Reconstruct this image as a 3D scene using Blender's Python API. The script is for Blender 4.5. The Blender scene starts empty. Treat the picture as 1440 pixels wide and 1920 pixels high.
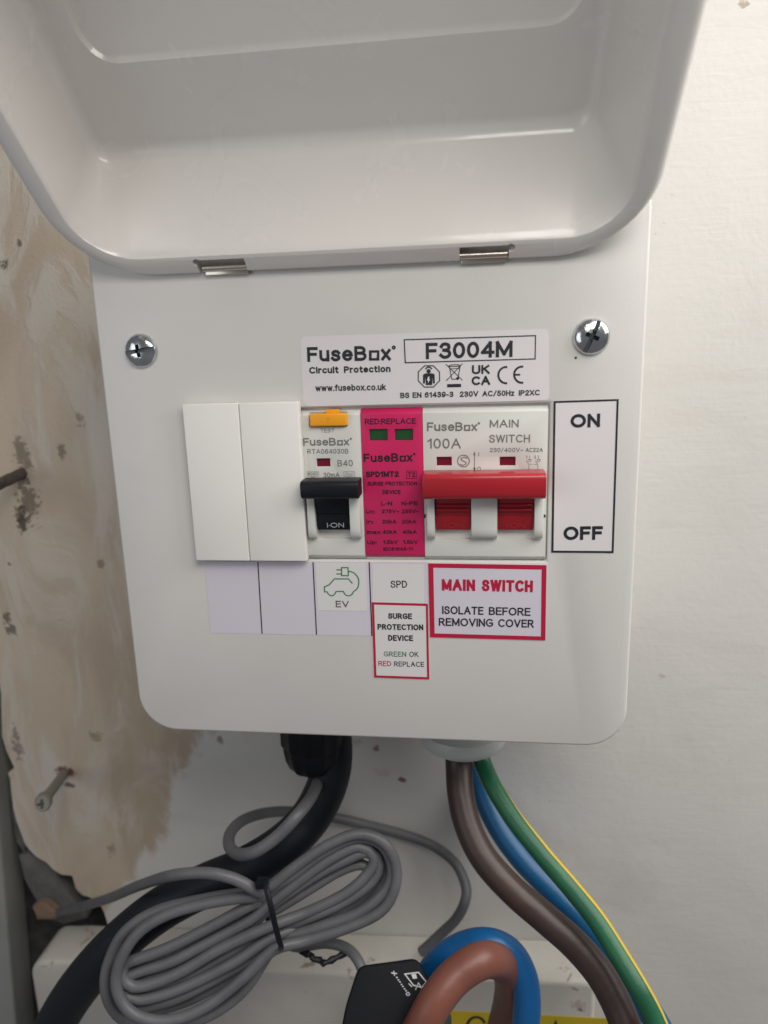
import bpy, bmesh, math, random
from mathutils import Vector, Matrix
random.seed(7)
SC = bpy.context.scene
COL = SC.collection
# ------------------------------------------------------------------ units
# everything is modelled in millimetres in "plate space": x right, y up, z out of the
# front plate towards the room; W() turns that into metres (z up, -y towards the room)
def W(p): return Vector((p[0] * .001, -p[2] * .001, p[1] * .001))

# ------------------------------------------------------------------ camera
F = 1320.0
RM = ((0.99206574, 0.02979992, 0.12213735), (-0.0021954, 0.97545969, -0.22016716), (-0.12570103, 0.21815216, 0.96778556))
RM = [Vector(r).normalized() for r in RM]
CAM = Vector((26.397, 45.812, 203.235))
cd = bpy.data.cameras.new('camera')
cam = bpy.data.objects.new('camera', cd); COL.objects.link(cam); SC.camera = cam
def flip(v): return Vector((v[0], -v[1], -v[2]))
cx, cy, cz = flip(RM[0]), -flip(RM[1]), -flip(RM[2])
def Wd(v): return Vector((v[0], -v[2], v[1]))
m3 = Matrix((Wd(cx), Wd(cy), Wd(cz))).transposed()
cam.matrix_world = Matrix.Translation(W(CAM)) @ m3.to_4x4()
cd.sensor_fit = 'VERTICAL'; cd.sensor_height = 32.0; cd.lens = F / 1920 * 32.0
cd.clip_start = 0.005; cd.clip_end = 20
cd.dof.use_dof = True; cd.dof.focus_distance = 0.214; cd.dof.aperture_fstop = 9.5

# measuring helpers: where does the sight line through a photo point meet a plane z = const / a given depth
def ray(px, py): 
    v = Vector((px - 720, py - 960, F)); o = RM[0] * v[0] + RM[1] * v[1] + RM[2] * v[2]
    return flip(o)
def at(px, py, z=0.0):
    d = ray(px, py); return CAM + d * ((z - CAM.z) / d.z)
def atd(px, py, depth): return CAM + ray(px, py) * (depth / F)

# ------------------------------------------------------------------ world and lamps
wd = bpy.data.worlds.new('World'); SC.world = wd; wd.use_nodes = True
bg = wd.node_tree.nodes['Background']
bg.inputs[0].default_value = (0.80, 0.80, 0.84, 1); bg.inputs[1].default_value = 0.18
def area(name, loc, target, sx, sy, power, colr):
    l = bpy.data.lights.new(name, 'AREA'); l.shape = 'RECTANGLE'; l.size = sx; l.size_y = sy
    l.energy = power; l.color = colr
    o = bpy.data.objects.new(name, l); COL.objects.link(o)
    o.location = W(loc); d = W(target) - W(loc)
    o.rotation_euler = d.to_track_quat('-Z', 'Y').to_euler(); return o
area('window_light', (500, 380, 70), (40, 20, -40), .45, .5, 4.1, (1.0, .975, .94))
area('ceiling_light', (240, 600, 380), (0, 0, 0), .45, .35, 1.35, (1.0, .965, .92))
area('room_light', (110, 235, 260), (0, 90, 0), .22, .12, .58, (1.0, .955, .90))
area('far_lamp', (-330, 60, 360), (0, 60, 0), .25, .3, .34, (.94, .97, 1.0))
SC.view_settings.view_transform = 'Standard'; SC.view_settings.look = 'None'
SC.view_settings.gamma = 1; SC.view_settings.exposure = 0.05
SC.render.engine = 'CYCLES'; SC.cycles.max_bounces = 8

# ------------------------------------------------------------------ materials
def mat(name, c, rough=.5, metal=0.0, spec=.5, bump=None, var=None, coat=0.0, smudge=0.0):
    m = bpy.data.materials.new(name); m.use_nodes = True; nt = m.node_tree; N = nt.nodes; L = nt.links
    b = N['Principled BSDF']; b.inputs['Base Color'].default_value = (*c, 1)
    b.inputs['Roughness'].default_value = rough; b.inputs['Metallic'].default_value = metal
    b.inputs['Specular IOR Level'].default_value = spec; b.inputs['Coat Weight'].default_value = coat
    g = N.new('ShaderNodeNewGeometry')
    if bump:
        n = N.new('ShaderNodeTexNoise'); n.inputs['Scale'].default_value = bump[0]; n.inputs['Detail'].default_value = 3
        L.new(g.outputs['Position'], n.inputs['Vector'])
        bu = N.new('ShaderNodeBump'); bu.inputs['Strength'].default_value = bump[1]; bu.inputs['Distance'].default_value = bump[2]
        L.new(n.outputs[0], bu.inputs['Height']); L.new(bu.outputs[0], b.inputs['Normal'])
    if smudge:   # handling marks: the gloss changes in soft patches
        n3 = N.new('ShaderNodeTexNoise'); n3.inputs['Scale'].default_value = 38; n3.inputs['Detail'].default_value = 5; n3.inputs['Distortion'].default_value = 1.2
        L.new(g.outputs['Position'], n3.inputs['Vector'])
        m3_ = N.new('ShaderNodeMapRange'); m3_.inputs[1].default_value = .42; m3_.inputs[2].default_value = .68; m3_.inputs[3].default_value = rough; m3_.inputs[4].default_value = rough + smudge
        L.new(n3.outputs[0], m3_.inputs[0]); L.new(m3_.outputs[0], b.inputs['Roughness'])
    if var:
        n2 = N.new('ShaderNodeTexNoise'); n2.inputs['Scale'].default_value = var[0]; n2.inputs['Detail'].default_value = 4
        L.new(g.outputs['Position'], n2.inputs['Vector'])
        mr = N.new('ShaderNodeMapRange'); mr.inputs[1].default_value = .35; mr.inputs[2].default_value = .65
        L.new(n2.outputs[0], mr.inputs[0])
        mx = N.new('ShaderNodeMix'); mx.data_type = 'RGBA'
        mx.inputs[6].default_value = (*c, 1); mx.inputs[7].default_value = (*var[1], 1)
        L.new(mr.outputs[0], mx.inputs[0]); L.new(mx.outputs[2], b.inputs['Base Color'])
    return m
M = {}
M['powder'] = mat('white_powder_coat', (.66, .645, .615), .30, bump=(1100, .14, .0002), var=(22, (.635, .62, .592)), smudge=.14)
M['lid'] = mat('glossy_white_enamel', (.785, .755, .715), .19, bump=(120, .12, .0005), var=(18, (.755, .73, .695)), coat=.25, smudge=.12)
M['blank'] = mat('white_plastic_blank', (.83, .81, .77), .45, bump=(1500, .05, .0001))
M['device'] = mat('pale_grey_plastic', (.66, .665, .62), .42, bump=(1500, .05, .0001), var=(60, (.64, .645, .61)))
M['pink'] = mat('magenta_label', (.56, .014, .105), .38)
M['black'] = mat('black_plastic', (.008, .009, .013), .45, spec=.25, bump=(1200, .06, .0001))
M['clamp'] = mat('matt_black_plastic', (.007, .008, .011), .6, spec=.15, bump=(1200, .1, .0001))
M['blackcable'] = mat('black_sheath', (.008, .010, .015), .5, spec=.3, bump=(500, .1, .0002))
M['redp'] = mat('red_plastic', (.37, .014, .024), .3, bump=(1200, .05, .0001))
M['redwin'] = mat('dark_red_flag', (.16, .004, .02), .3)
M['greenwin'] = mat('dark_green_flag', (.015, .075, .022), .3)
M['orange'] = mat('orange_plastic', (.86, .36, .012), .4)
M['label'] = mat('white_label_paper', (.70, .67, .68), .5)
M['lilac'] = mat('lilac_label_paper', (.64, .60, .675), .55)
M['sticker'] = mat('white_tape', (.70, .69, .675), .5)
M['ink'] = mat('black_ink', (.015, .017, .024), .5)
M['greyink'] = mat('grey_ink', (.17, .165, .155), .5)
M['pinkink'] = mat('dark_ink_on_magenta', (.014, .004, .012), .5)
M['crimson'] = mat('crimson_ink', (.47, .008, .045), .45)
M['greenink'] = mat('green_ink', (.035, .19, .065), .5)
M['lightink'] = mat('pale_ink', (.42, .43, .45), .5)
M['softred'] = mat('raised_red_letters', (.40, .018, .03), .45)
M['zinc'] = mat('zinc_plated_steel', (.72, .74, .76), .17, metal=1.0, bump=(260, .3, .0008), var=(300, (.55, .58, .60)))
M['recess'] = mat('screw_recess_shade', (.10, .115, .125), .42, metal=.8)  # slot faces coloured darker to stand for the shade inside them
M['pin'] = mat('hinge_pin_steel', (.62, .57, .50), .28, metal=1.0)
M['gland'] = mat('grey_white_nylon', (.52, .54, .52), .35)
M['brown'] = mat('brown_insulation', (.040, .023, .019), .44, bump=(260, .3, .0005), var=(45, (.054, .032, .027)))
M['brown2'] = mat('light_brown_insulation', (.20, .07, .048), .44, bump=(260, .3, .0005), var=(45, (.165, .06, .042)))
M['blue'] = mat('blue_insulation', (.003, .095, .24), .42, bump=(260, .3, .0005), var=(50, (.004, .085, .21)))
M['blue2'] = mat('bright_blue_insulation', (.004, .12, .35), .38, bump=(260, .3, .0005), var=(50, (.006, .10, .28)))
M['green'] = mat('green_insulation', (.012, .125, .05), .44, bump=(260, .3, .0005), var=(50, (.010, .095, .045)))
M['yellow'] = mat('yellow_stripe', (.62, .42, .03), .45)
M['greycable'] = mat('grey_sheath', (.135, .134, .143), .48, bump=(260, .35, .0005), var=(70, (.105, .105, .112)))
M['yellowlabel'] = mat('yellow_label', (.62, .46, .012), .45)
M['whiteink'] = mat('white_ink', (.6, .6, .6), .5)
M['trim'] = mat('painted_trim', (.33, .335, .31), .4, bump=(200, .15, .0004), var=(30, (.29, .295, .27)))
M['bolt'] = mat('weathered_bolt', (.09, .085, .09), .5, metal=.6, bump=(900, .3, .0004), var=(400, (.16, .13, .11)))
M['wallscrew'] = mat('dull_zinc_screw', (.24, .235, .20), .6, metal=.1, bump=(900, .3, .0003))
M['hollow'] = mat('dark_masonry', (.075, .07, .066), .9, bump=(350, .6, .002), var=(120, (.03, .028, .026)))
M['cement'] = mat('grey_cement', (.16, .155, .15), .9, bump=(350, .5, .0015), var=(90, (.12, .115, .11)))
M['brick'] = mat('orange_brick_chip', (.24, .16, .11), .9, bump=(500, .6, .001))

def wall_material(name, board=False):
    m = bpy.data.materials.new(name); m.use_nodes = True; nt = m.node_tree; N = nt.nodes; L = nt.links
    b = N['Principled BSDF']; b.inputs['Roughness'].default_value = .55 if not board else .45
    g = N.new('ShaderNodeNewGeometry'); pos = g.outputs['Position']
    def math_(op, a, c=None, clamp=False):
        n = N.new('ShaderNodeMath'); n.operation = op; n.use_clamp = clamp
        for i, v in enumerate((a, c)):
            if v is None: continue
            if isinstance(v, (int, float)): n.inputs[i].default_value = v
            else: L.new(v, n.inputs[i])
        return n.outputs[0]
    def noise(scale, detail=4, stretch=(1, 1, 1), dist=0.0, rough=.5, off=0):
        mp = N.new('ShaderNodeMapping'); mp.inputs['Scale'].default_value = stretch; mp.inputs['Location'].default_value = (off, off, off)
        L.new(pos, mp.inputs[0]); n = N.new('ShaderNodeTexNoise'); n.inputs['Scale'].default_value = scale
        n.inputs['Detail'].default_value = detail; n.inputs['Distortion'].default_value = dist; n.inputs['Roughness'].default_value = rough
        L.new(mp.outputs[0], n.inputs['Vector']); return n.outputs[0]
    def ramp(v, a, c):
        n = N.new('ShaderNodeMapRange'); n.interpolation_type = 'SMOOTHSTEP'; n.inputs[1].default_value = a; n.inputs[2].default_value = c
        L.new(v, n.inputs[0]); return n.outputs[0]
    def mix(f, a, c):
        n = N.new('ShaderNodeMix'); n.data_type = 'RGBA'
        if isinstance(f, (int, float)): n.inputs[0].default_value = f
        else: L.new(f, n.inputs[0])
        for i, v in ((6, a), (7, c)):
            if isinstance(v, tuple): n.inputs[i].default_value = (*v, 1)
            else: L.new(v, n.inputs[i])
        return n.outputs[2]
    sp = N.new('ShaderNodeSeparateXYZ'); L.new(pos, sp.inputs[0]); X, Z = sp.outputs[0], sp.outputs[2]
    if not board:
        paint = mix(ramp(noise(9, 3), .35, .65), (.68, .665, .63), (.64, .625, .59))
        paint = mix(math_('MULTIPLY', ramp(noise(34, 5, (.5, 1, 1.6), 1.0, .6, 21), .5, .75), .35), paint, (.56, .53, .485))
        paint = mix(math_('MULTIPLY', ramp(noise(420, 2, (1, 1, 1), 0, .5, 31), .74, .80), .5), paint, (.42, .38, .33))
        # bare plaster to the left of a ragged line
        ymin = math_('MINIMUM', Z, -.125)
        lim = math_('ADD', math_('MULTIPLY', math_('ADD', ymin, .125), .74), -.088)
        d = math_('SUBTRACT', lim, X)
        d = math_('ADD', d, math_('MULTIPLY', math_('SUBTRACT', noise(26, 6, (1, 1, .7), .8, .65), .5), .085))
        bare = ramp(d, -.004, .007)
        base = mix(ramp(noise(16, 6, (1, 1, .5), 1.2, .6), .35, .65), (.57, .475, .365), (.475, .385, .29))
        base = mix(math_('MULTIPLY', ramp(noise(60, 4, (1, 1, .35), .8, .6, 3), .52, .70), .6), base, (.50, .41, .33))
        skim = ramp(noise(19, 6, (1.3, 1, .5), 1.0, .62, 7.3), .47, .60)
        base = mix(math_('MULTIPLY', skim, .7), base, (.62, .575, .505))
        skim2 = ramp(noise(36, 5, (1.4, 1, .4), .8, .62, 13.1), .56, .66)
        base = mix(math_('MULTIPLY', skim2, .6), base, (.61, .575, .51))
        colr = mix(bare, paint, base)
    else:
        colr = mix(ramp(noise(30, 4), .35, .65), (.58, .555, .50), (.51, .485, .435))
        chip = ramp(noise(95, 4, (1, 1, 1), .6, .6, 5), .62, .68)
        topm = ramp(Z, BOARD_TOP - .016, BOARD_TOP - .006)
        colr = mix(math_('MULTIPLY', math_('MULTIPLY', chip, topm), .8), colr, (.24, .17, .12))
        bare = None
    # individual stains: (photo point, radius mm, colour, stretch)
    spots = WALL_SPOTS if not board else BOARD_SPOTS
    wob = noise(330, 5, (1, 1, 1), .6, .7, 2)
    for (px, py, rx, ry, c, s) in spots:
        p = W(at(px, py, -75 if not board else -52))
        dx = math_('DIVIDE', math_('SUBTRACT', X, p.x), rx * .001)
        dz = math_('DIVIDE', math_('SUBTRACT', Z, p.z), ry * .001)
        r = math_('SQRT', math_('ADD', math_('MULTIPLY', dx, dx), math_('MULTIPLY', dz, dz)))
        r = math_('ADD', r, math_('MULTIPLY', math_('SUBTRACT', wob, .5), 4.5))
        f = math_('MULTIPLY', ramp(r, 1.1, .55), s)
        colr = mix(f, colr, c)
    L.new(colr, b.inputs['Base Color'])
    # relief: brush strokes on the paint, trowelled unevenness on the plaster
    h1 = noise(120, 5, (.28, 1, 2.8), 1.4, .65)
    h2 = noise(30, 4, (1, 1, .8), .6)
    h3 = noise(500, 2)
    hh = math_('ADD', math_('ADD', math_('MULTIPLY', h1, .18), math_('MULTIPLY', h2, 1.0)), math_('MULTIPLY', h3, .16))
    if bare is not None:   # the paint film stands proud of the bare plaster, skim patches lie on it, grit in between
        grit = math_('MULTIPLY', math_('MULTIPLY', noise(900, 3), bare), .35)
        hh = math_('ADD', math_('ADD', hh, grit), math_('ADD', math_('MULTIPLY', bare, -.7), math_('MULTIPLY', math_('MULTIPLY', ramp(skim, .3, .7), bare), .35)))
    bu = N.new('ShaderNodeBump'); bu.inputs['Strength'].default_value = .42; bu.inputs['Distance'].default_value = .0010
    L.new(hh, bu.inputs['Height']); L.new(bu.outputs[0], b.inputs['Normal'])
    return m
DB = (.055, .035, .025); RD = (.16, .03, .03); BR = (.15, .11, .08)
WALL_SPOTS = [(52, 935, 5, 9, (.13, .095, .07), .8), (38, 962, 3, 4, DB, .8), (42, 984, 2.5, 3.5, DB, .9), (42, 850, 4.5, 7, (.16, .12, .09), .75),
              (18, 1058, 1.2, 1.2, DB, .8), (116, 848, 2.2, 3.2, BR, .7), (150, 788, 2, 3, BR, .5), (122, 1448, 5, 3, (.13, .05, .03), .9), (130, 1472, 2.5, 1.5, DB, .8),
              (705, 1404, 1.4, 1.8, RD, .8), (752, 1462, 2.2, 1.3, RD, .85), (715, 1448, 3.5, 2, (.45, .36, .31), .35), (668, 1392, 2, 2, (.3, .2, .18), .4),
              (412, 1388, 1.6, 2.2, BR, .7), (210, 1592, 2.5, 3.5, (.24, .2, .16), .6), (180, 1380, 3, 3, BR, .5), (1396, 8, 1.6, 1.2, (.35, .27, .17), .8),
              (1243, 1268, 1.8, 1.2, (.42, .36, .27), .6), (12, 1160, 2, 4, DB, .7), (20, 1182, 3, 3, DB, .7), (33, 1400, 2.5, 8, (.16, .12, .1), .7), (188, 1058, 1.5, 2.6, BR, .6), (36, 455, 1, 1.4, DB, .7), (6, 498, 2.4, 2.2, DB, .8)]
BOARD_SPOTS = [(705, 1777, 3.6, 2.2, (.30, .20, .13), .75), (740, 1778, 2.6, 2, (.30, .20, .13), .7), (1084, 1886, 3.2, 2.6, (.34, .24, .19), .6),
               (1086, 1894, 1.7, 1, (.10, .04, .03), .8), (134, 1732, 1.2, 2.4, DB, .8), (70, 1748, 3, 1.5, BR, .5), (100, 1752, 5, 1.2, BR, .5), (120, 1742, 4, 1.2, BR, .4)]

# ------------------------------------------------------------------ object helpers
def tag(o, label=None, cat=None, group=None, kind=None):
    if label: o['label'] = label
    if cat: o['category'] = cat
    if group: o['group'] = group
    if kind: o['kind'] = kind
    return o
def thing(name, label, cat, loc, group=None):
    o = bpy.data.objects.new(name, None); COL.objects.link(o); o.empty_display_size = .02
    o.location = W(loc); o['origin'] = list(o.location); return tag(o, label, cat, group)
def worigin(o):
    v = Vector((0, 0, 0))
    while o is not None: v = v + o.location; o = o.parent
    return v
def sharp(me, ang=35):
    for p in me.polygons: p.use_smooth = True
    me.set_sharp_from_angle(angle=math.radians(ang))
def obj(name, mb, mats, parent=None, ang=35):
    """mb = (verts in mm, faces[, material index per face]) -> one mesh object with its origin at its own centre"""
    V = [W(v) for v in mb[0]]
    lo = Vector([min(v[i] for v in V) for i in range(3)]); hi = Vector([max(v[i] for v in V) for i in range(3)])
    c = (lo + hi) / 2
    me = bpy.data.meshes.new(name); me.from_pydata([v - c for v in V], [], mb[1])
    for m_ in (mats if isinstance(mats, (list, tuple)) else [mats]): me.materials.append(m_)
    if len(mb) > 2 and mb[2]: me.polygons.foreach_set('material_index', mb[2])
    me.validate(); sharp(me, ang)
    o = bpy.data.objects.new(name, me); COL.objects.link(o)
    if parent is not None: o.parent = parent; o.location = c - worigin(parent)
    else: o.location = c
    return o
def join(*mbs):
    V, Fc = [], []
    for m_ in mbs:
        k = len(V); V += list(m_[0]); Fc += [[i + k for i in f] for f in m_[1]]
    return V, Fc
def from_bm(bm):
    bm.verts.ensure_lookup_table(); bm.normal_update()
    r = ([v.co.copy() for v in bm.verts], [[v.index for v in f.verts] for f in bm.faces]); bm.free(); return r
def to_bm(mb):
    bm = bmesh.new(); vs = [bm.verts.new(v) for v in mb[0]]
    for f in mb[1]:
        try: bm.faces.new([vs[i] for i in f])
        except ValueError: pass
    bm.verts.index_update(); bmesh.ops.recalc_face_normals(bm, faces=bm.faces); return bm
def bevel(mb, off, seg=2, ang=30):
    bm = to_bm(mb)
    es = [e for e in bm.edges if len(e.link_faces) == 2 and e.calc_face_angle(0) > math.radians(ang)]
    bmesh.ops.bevel(bm, geom=es, offset=off, offset_type='OFFSET', segments=seg, profile=.5, affect='EDGES', clamp_overlap=True)
    bm.verts.index_update(); return from_bm(bm)
def prism(loop, z0, z1):
    n = len(loop)
    V = [Vector((p[0], p[1], z0)) for p in loop] + [Vector((p[0], p[1], z1)) for p in loop]
    Fc = [list(range(n))[::-1], list(range(n, 2 * n))] + [[i, (i + 1) % n, n + (i + 1) % n, n + i] for i in range(n)]
    return V, Fc
def prism_x(prof, x0, x1):
    n = len(prof)
    V = [Vector((x0, p[0], p[1])) for p in prof] + [Vector((x1, p[0], p[1])) for p in prof]
    Fc = [list(range(n)), list(range(n, 2 * n))[::-1]] + [[i, n + i, n + (i + 1) % n, (i + 1) % n] for i in range(n)]
    return V, Fc
def box(x0, x1, y0, y1, z0, z1, bv=0, seg=2):
    mb = prism([(x0, y0), (x1, y0), (x1, y1), (x0, y1)], z0, z1)
    return bevel(mb, bv, seg) if bv else from_bm(to_bm(mb))
def rrect(x0, x1, y0, y1, r, n=8):
    pts = []
    for (cx_, cy_, a0) in ((x1 - r, y1 - r, 0), (x0 + r, y1 - r, 90), (x0 + r, y0 + r, 180), (x1 - r, y0 + r, 270)):
        for k in range(n + 1):
            a = math.radians(a0 + 90 * k / n); pts.append((cx_ + r * math.cos(a), cy_ + r * math.sin(a)))
    return pts
def R4(x0, y0, x1, y1, z=0):
    xm, ym = (x0 + x1) / 2, (y0 + y1) / 2
    return at(x0, ym, z).x, at(x1, ym, z).x, at(xm, y1, z).y, at(xm, y0, z).y
def cut(mb, cutters):
    """boolean difference, evaluated at once"""
    def tmp(m_):
        bm = to_bm(m_); me = bpy.data.meshes.new('tmp'); bm.to_mesh(me); bm.free()
        o = bpy.data.objects.new('tmp', me); COL.objects.link(o); return o
    a = tmp(mb); cs = [tmp(c) for c in cutters]
    for c in cs:
        md = a.modifiers.new('b', 'BOOLEAN'); md.operation = 'DIFFERENCE'; md.solver = 'EXACT'; md.object = c
    me = bpy.data.meshes.new_from_object(a.evaluated_get(bpy.context.evaluated_depsgraph_get()))
    r = ([v.co.copy() for v in me.vertices], [list(p.vertices) for p in me.polygons])
    for o in [a] + cs: bpy.data.objects.remove(o)
    return r

# flat print -------------------------------------------------------
# a plain stroke-built sans serif: centre lines on a cap height of 1, ('a', cx, cy, rx, ry, from, to) is an arc, ('s', points) a smooth curve
def _A(*v): return ('a',) + v
GL = {
 'A': (.66, [[(0, 0), (.33, 1), (.66, 0)], [(.125, .36), (.535, .36)]]),
 'B': (.54, [[(0, 0), (0, 1), (.27, 1), _A(.27, .765, .22, .235, 90, -90), (0, .53)], [(.27, .53), _A(.29, .265, .25, .265, 90, -90), (0, 0)]]),
 'C': (.64, [[_A(.36, .5, .36, .5, 48, 312)]]),
 'D': (.58, [[(0, 0), (0, 1), (.2, 1), _A(.2, .5, .38, .5, 90, -90), (0, 0)]]),
 'E': (.48, [[(.48, 1), (0, 1), (0, 0), (.49, 0)], [(0, .53), (.44, .53)]]),
 'F': (.46, [[(.46, 1), (0, 1), (0, 0)], [(0, .51), (.40, .51)]]),
 'G': (.66, [[_A(.37, .5, .37, .5, 50, 318), (.66, .18), (.66, .47), (.38, .47)]]),
 'H': (.56, [[(0, 0), (0, 1)], [(.56, 0), (.56, 1)], [(0, .52), (.56, .52)]]),
 'I': (.0, [[(0, 0), (0, 1)]]),
 'K': (.54, [[(0, 0), (0, 1)], [(.52, 1), (0, .42)], [(.17, .60), (.56, 0)]]),
 'L': (.44, [[(0, 1), (0, 0), (.44, 0)]]),
 'M': (.70, [[(0, 0), (0, 1), (.35, .12), (.70, 1), (.70, 0)]]),
 'N': (.56, [[(0, 0), (0, 1), (.56, 0), (.56, 1)]]),
 'O': (.74, [[_A(.37, .5, .37, .5, 0, 360)]]),
 'P': (.52, [[(0, 0), (0, 1), (.26, 1), _A(.26, .73, .26, .27, 90, -90), (0, .46)]]),
 'R': (.56, [[(0, 0), (0, 1), (.27, 1), _A(.27, .745, .25, .255, 90, -90), (0, .49)], [(.27, .49), (.56, 0)]]),
 'S': (.52, [[('s', [(.50, .80), (.43, .93), (.26, 1.0), (.08, .93), (.03, .75), (.12, .60), (.40, .47), (.51, .33), (.50, .14), (.36, .02), (.20, .0), (.05, .09), (.0, .26)])]]),
 'T': (.58, [[(0, 1), (.58, 1)], [(.29, 1), (.29, 0)]]),
 'U': (.56, [[(0, 1), (0, .28), _A(.28, .28, .28, .28, 180, 360), (.56, 1)]]),
 'V': (.62, [[(0, 1), (.31, 0), (.62, 1)]]),
 'W': (.90, [[(0, 1), (.22, 0), (.45, 1), (.68, 0), (.90, 1)]]),
 'X': (.58, [[(0, 0), (.58, 1)], [(0, 1), (.58, 0)]]),
 '0': (.48, [[_A(.24, .5, .24, .5, 0, 360)]]),
 '1': (.26, [[(0, .76), (.24, 1), (.24, 0)]]),
 '2': (.48, [[('s', [(.02, .70), (.06, .90), (.24, 1.0), (.43, .91), (.46, .72), (.36, .50), (.0, 0)]), (.48, 0)]]),
 '3': (.47, [[('s', [(.03, .82), (.11, .96), (.24, 1.0), (.41, .91), (.42, .68), (.33, .56), (.17, .53)])], [('s', [(.17, .53), (.36, .48), (.46, .34), (.45, .15), (.33, .02), (.14, .0), (.0, .16)])]]),
 '4': (.52, [[(.40, 0), (.40, 1), (0, .28), (.54, .28)]]),
 '5': (.47, [[(.44, 1), (.09, 1), (.04, .52), ('s', [(.04, .52), (.22, .62), (.41, .53), (.47, .32), (.37, .06), (.18, 0), (.0, .16)])]]),
 '6': (.48, [[('s', [(.45, .84), (.36, .98), (.22, .99), (.05, .78), (.0, .45), (.02, .25)])], [_A(.24, .31, .24, .31, 0, 360)]]),
 '7': (.46, [[(0, 1), (.46, 1), (.14, 0)]]), '8': (.48, [[_A(.24, .76, .20, .24, 0, 360)], [_A(.24, .27, .24, .27, 0, 360)]]),
 '9': (.48, [[('s', [(.03, .14), (.14, .01), (.27, .01), (.43, .22), (.48, .55), (.47, .72)])], [_A(.24, .69, .24, .31, 0, 360)]]),
 'a': (.44, [[('s', [(.02, .55), (.10, .68), (.24, .72), (.40, .64), (.41, .48)]), (.41, .0)], [('s', [(.41, .42), (.20, .40), (.04, .30), (.02, .12), (.14, .0), (.32, .05), (.41, .18)])]]),
 'b': (.46, [[(0, 0), (0, 1.02)], [_A(.23, .36, .23, .36, 0, 360)]]),
 'c': (.42, [[_A(.24, .36, .24, .36, 48, 312)]]),
 'e': (.46, [[(.0, .38), (.46, .38), _A(.23, .36, .23, .36, 4, 318)]]),
 'f': (.28, [[('s', [(.30, 1.0), (.16, .98), (.11, .80)]), (.11, 0)], [(0, .69), (.27, .69)]]),
 'h': (.42, [[(0, 0), (0, 1)], [(0, .46), _A(.21, .46, .21, .25, 180, 0), (.42, 0)]]),
 'i': (.0, [[(0, 0), (0, .72)], [(0, .90), (0, 1.0)]]),
 'k': (.42, [[(0, 0), (0, 1.0)], [(.38, .70), (0, .30)], [(.14, .44), (.42, 0)]]),
 'm': (.68, [[(0, 0), (0, .72)], [(0, .50), _A(.17, .50, .17, .21, 180, 0), (.34, 0)], [(.34, .50), _A(.51, .50, .17, .21, 180, 0), (.68, 0)]]),
 'n': (.42, [[(0, 0), (0, .72)], [(0, .46), _A(.21, .46, .21, .25, 180, 0), (.42, 0)]]),
 'o': (.48, [[_A(.24, .36, .24, .36, 0, 360)]]),
 'p': (.46, [[(0, -.27), (0, .72)], [_A(.23, .36, .23, .36, 0, 360)]]),
 'r': (.26, [[(0, 0), (0, .72)], [(0, .44), ('s', [(0, .44), (.08, .64), (.26, .70)])]]),
 's': (.40, [[('s', [(.38, .58), (.30, .70), (.16, .72), (.04, .63), (.05, .47), (.20, .38), (.36, .28), (.38, .12), (.25, .0), (.10, .01), (.0, .14)])]]),
 't': (.28, [[(.11, .94), (.11, .14), ('s', [(.11, .14), (.16, .01), (.28, .0)])], [(0, .70), (.26, .70)]]),
 'u': (.42, [[(0, .72), (0, .26), _A(.21, .26, .21, .25, 180, 360)], [(.42, .72), (.42, 0)]]),
 'w': (.68, [[(0, .72), (.17, 0), (.34, .70), (.51, 0), (.68, .72)]]),
 'x': (.42, [[(0, 0), (.42, .72)], [(0, .72), (.42, 0)]]),
 'z': (.38, [[(0, .72), (.38, .72), (0, 0), (.38, 0)]]),
 '.': (.0, [[(0, 0), (0, .02)]]), ':': (.0, [[(0, 0), (0, .02)], [(0, .55), (0, .57)]]), '·': (.0, [[(0, .42), (0, .46)]]),
 '-': (.26, [[(0, .38), (.26, .38)]]), '/': (.38, [[(0, -.06), (.38, 1.04)]]), '~': (.40, [[('s', [(0, .36), (.10, .47), (.20, .43), (.30, .37), (.40, .48)])]]), ' ': (.18, []),
}
def cat2(pts, k=3):
    P = [Vector((p[0], p[1], 0)) for p in pts]; out = []
    for i in range(len(P) - 1):
        p1, p2 = P[i], P[i + 1]; p0 = P[i - 1] if i else p1 * 2 - p2; p3 = P[i + 2] if i + 2 < len(P) else p2 * 2 - p1
        for j in range(k):
            t = j / k; q = .5 * ((2 * p1) + (p2 - p0) * t + (2 * p0 - 5 * p1 + 4 * p2 - p3) * t * t + (3 * p1 - p0 - 3 * p2 + p3) * t ** 3); out.append((q.x, q.y))
    return out + [pts[-1]]
def path2(seq):
    out = []
    for e in seq:
        if e[0] == 'a':
            _, cx_, cy_, rx, ry, a0, a1 = e; n_ = max(4, int(abs(a1 - a0) / 18))
            out += [(cx_ + rx * math.cos(math.radians(a0 + (a1 - a0) * k / n_)), cy_ + ry * math.sin(math.radians(a0 + (a1 - a0) * k / n_))) for k in range(n_ + 1)]
        elif e[0] == 's': out += cat2(e[1])
        else: out.append(e)
    r = [out[0]]
    for p in out[1:]:
        if abs(p[0] - r[-1][0]) + abs(p[1] - r[-1][1]) > 1e-4: r.append(p)
    return r
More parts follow.
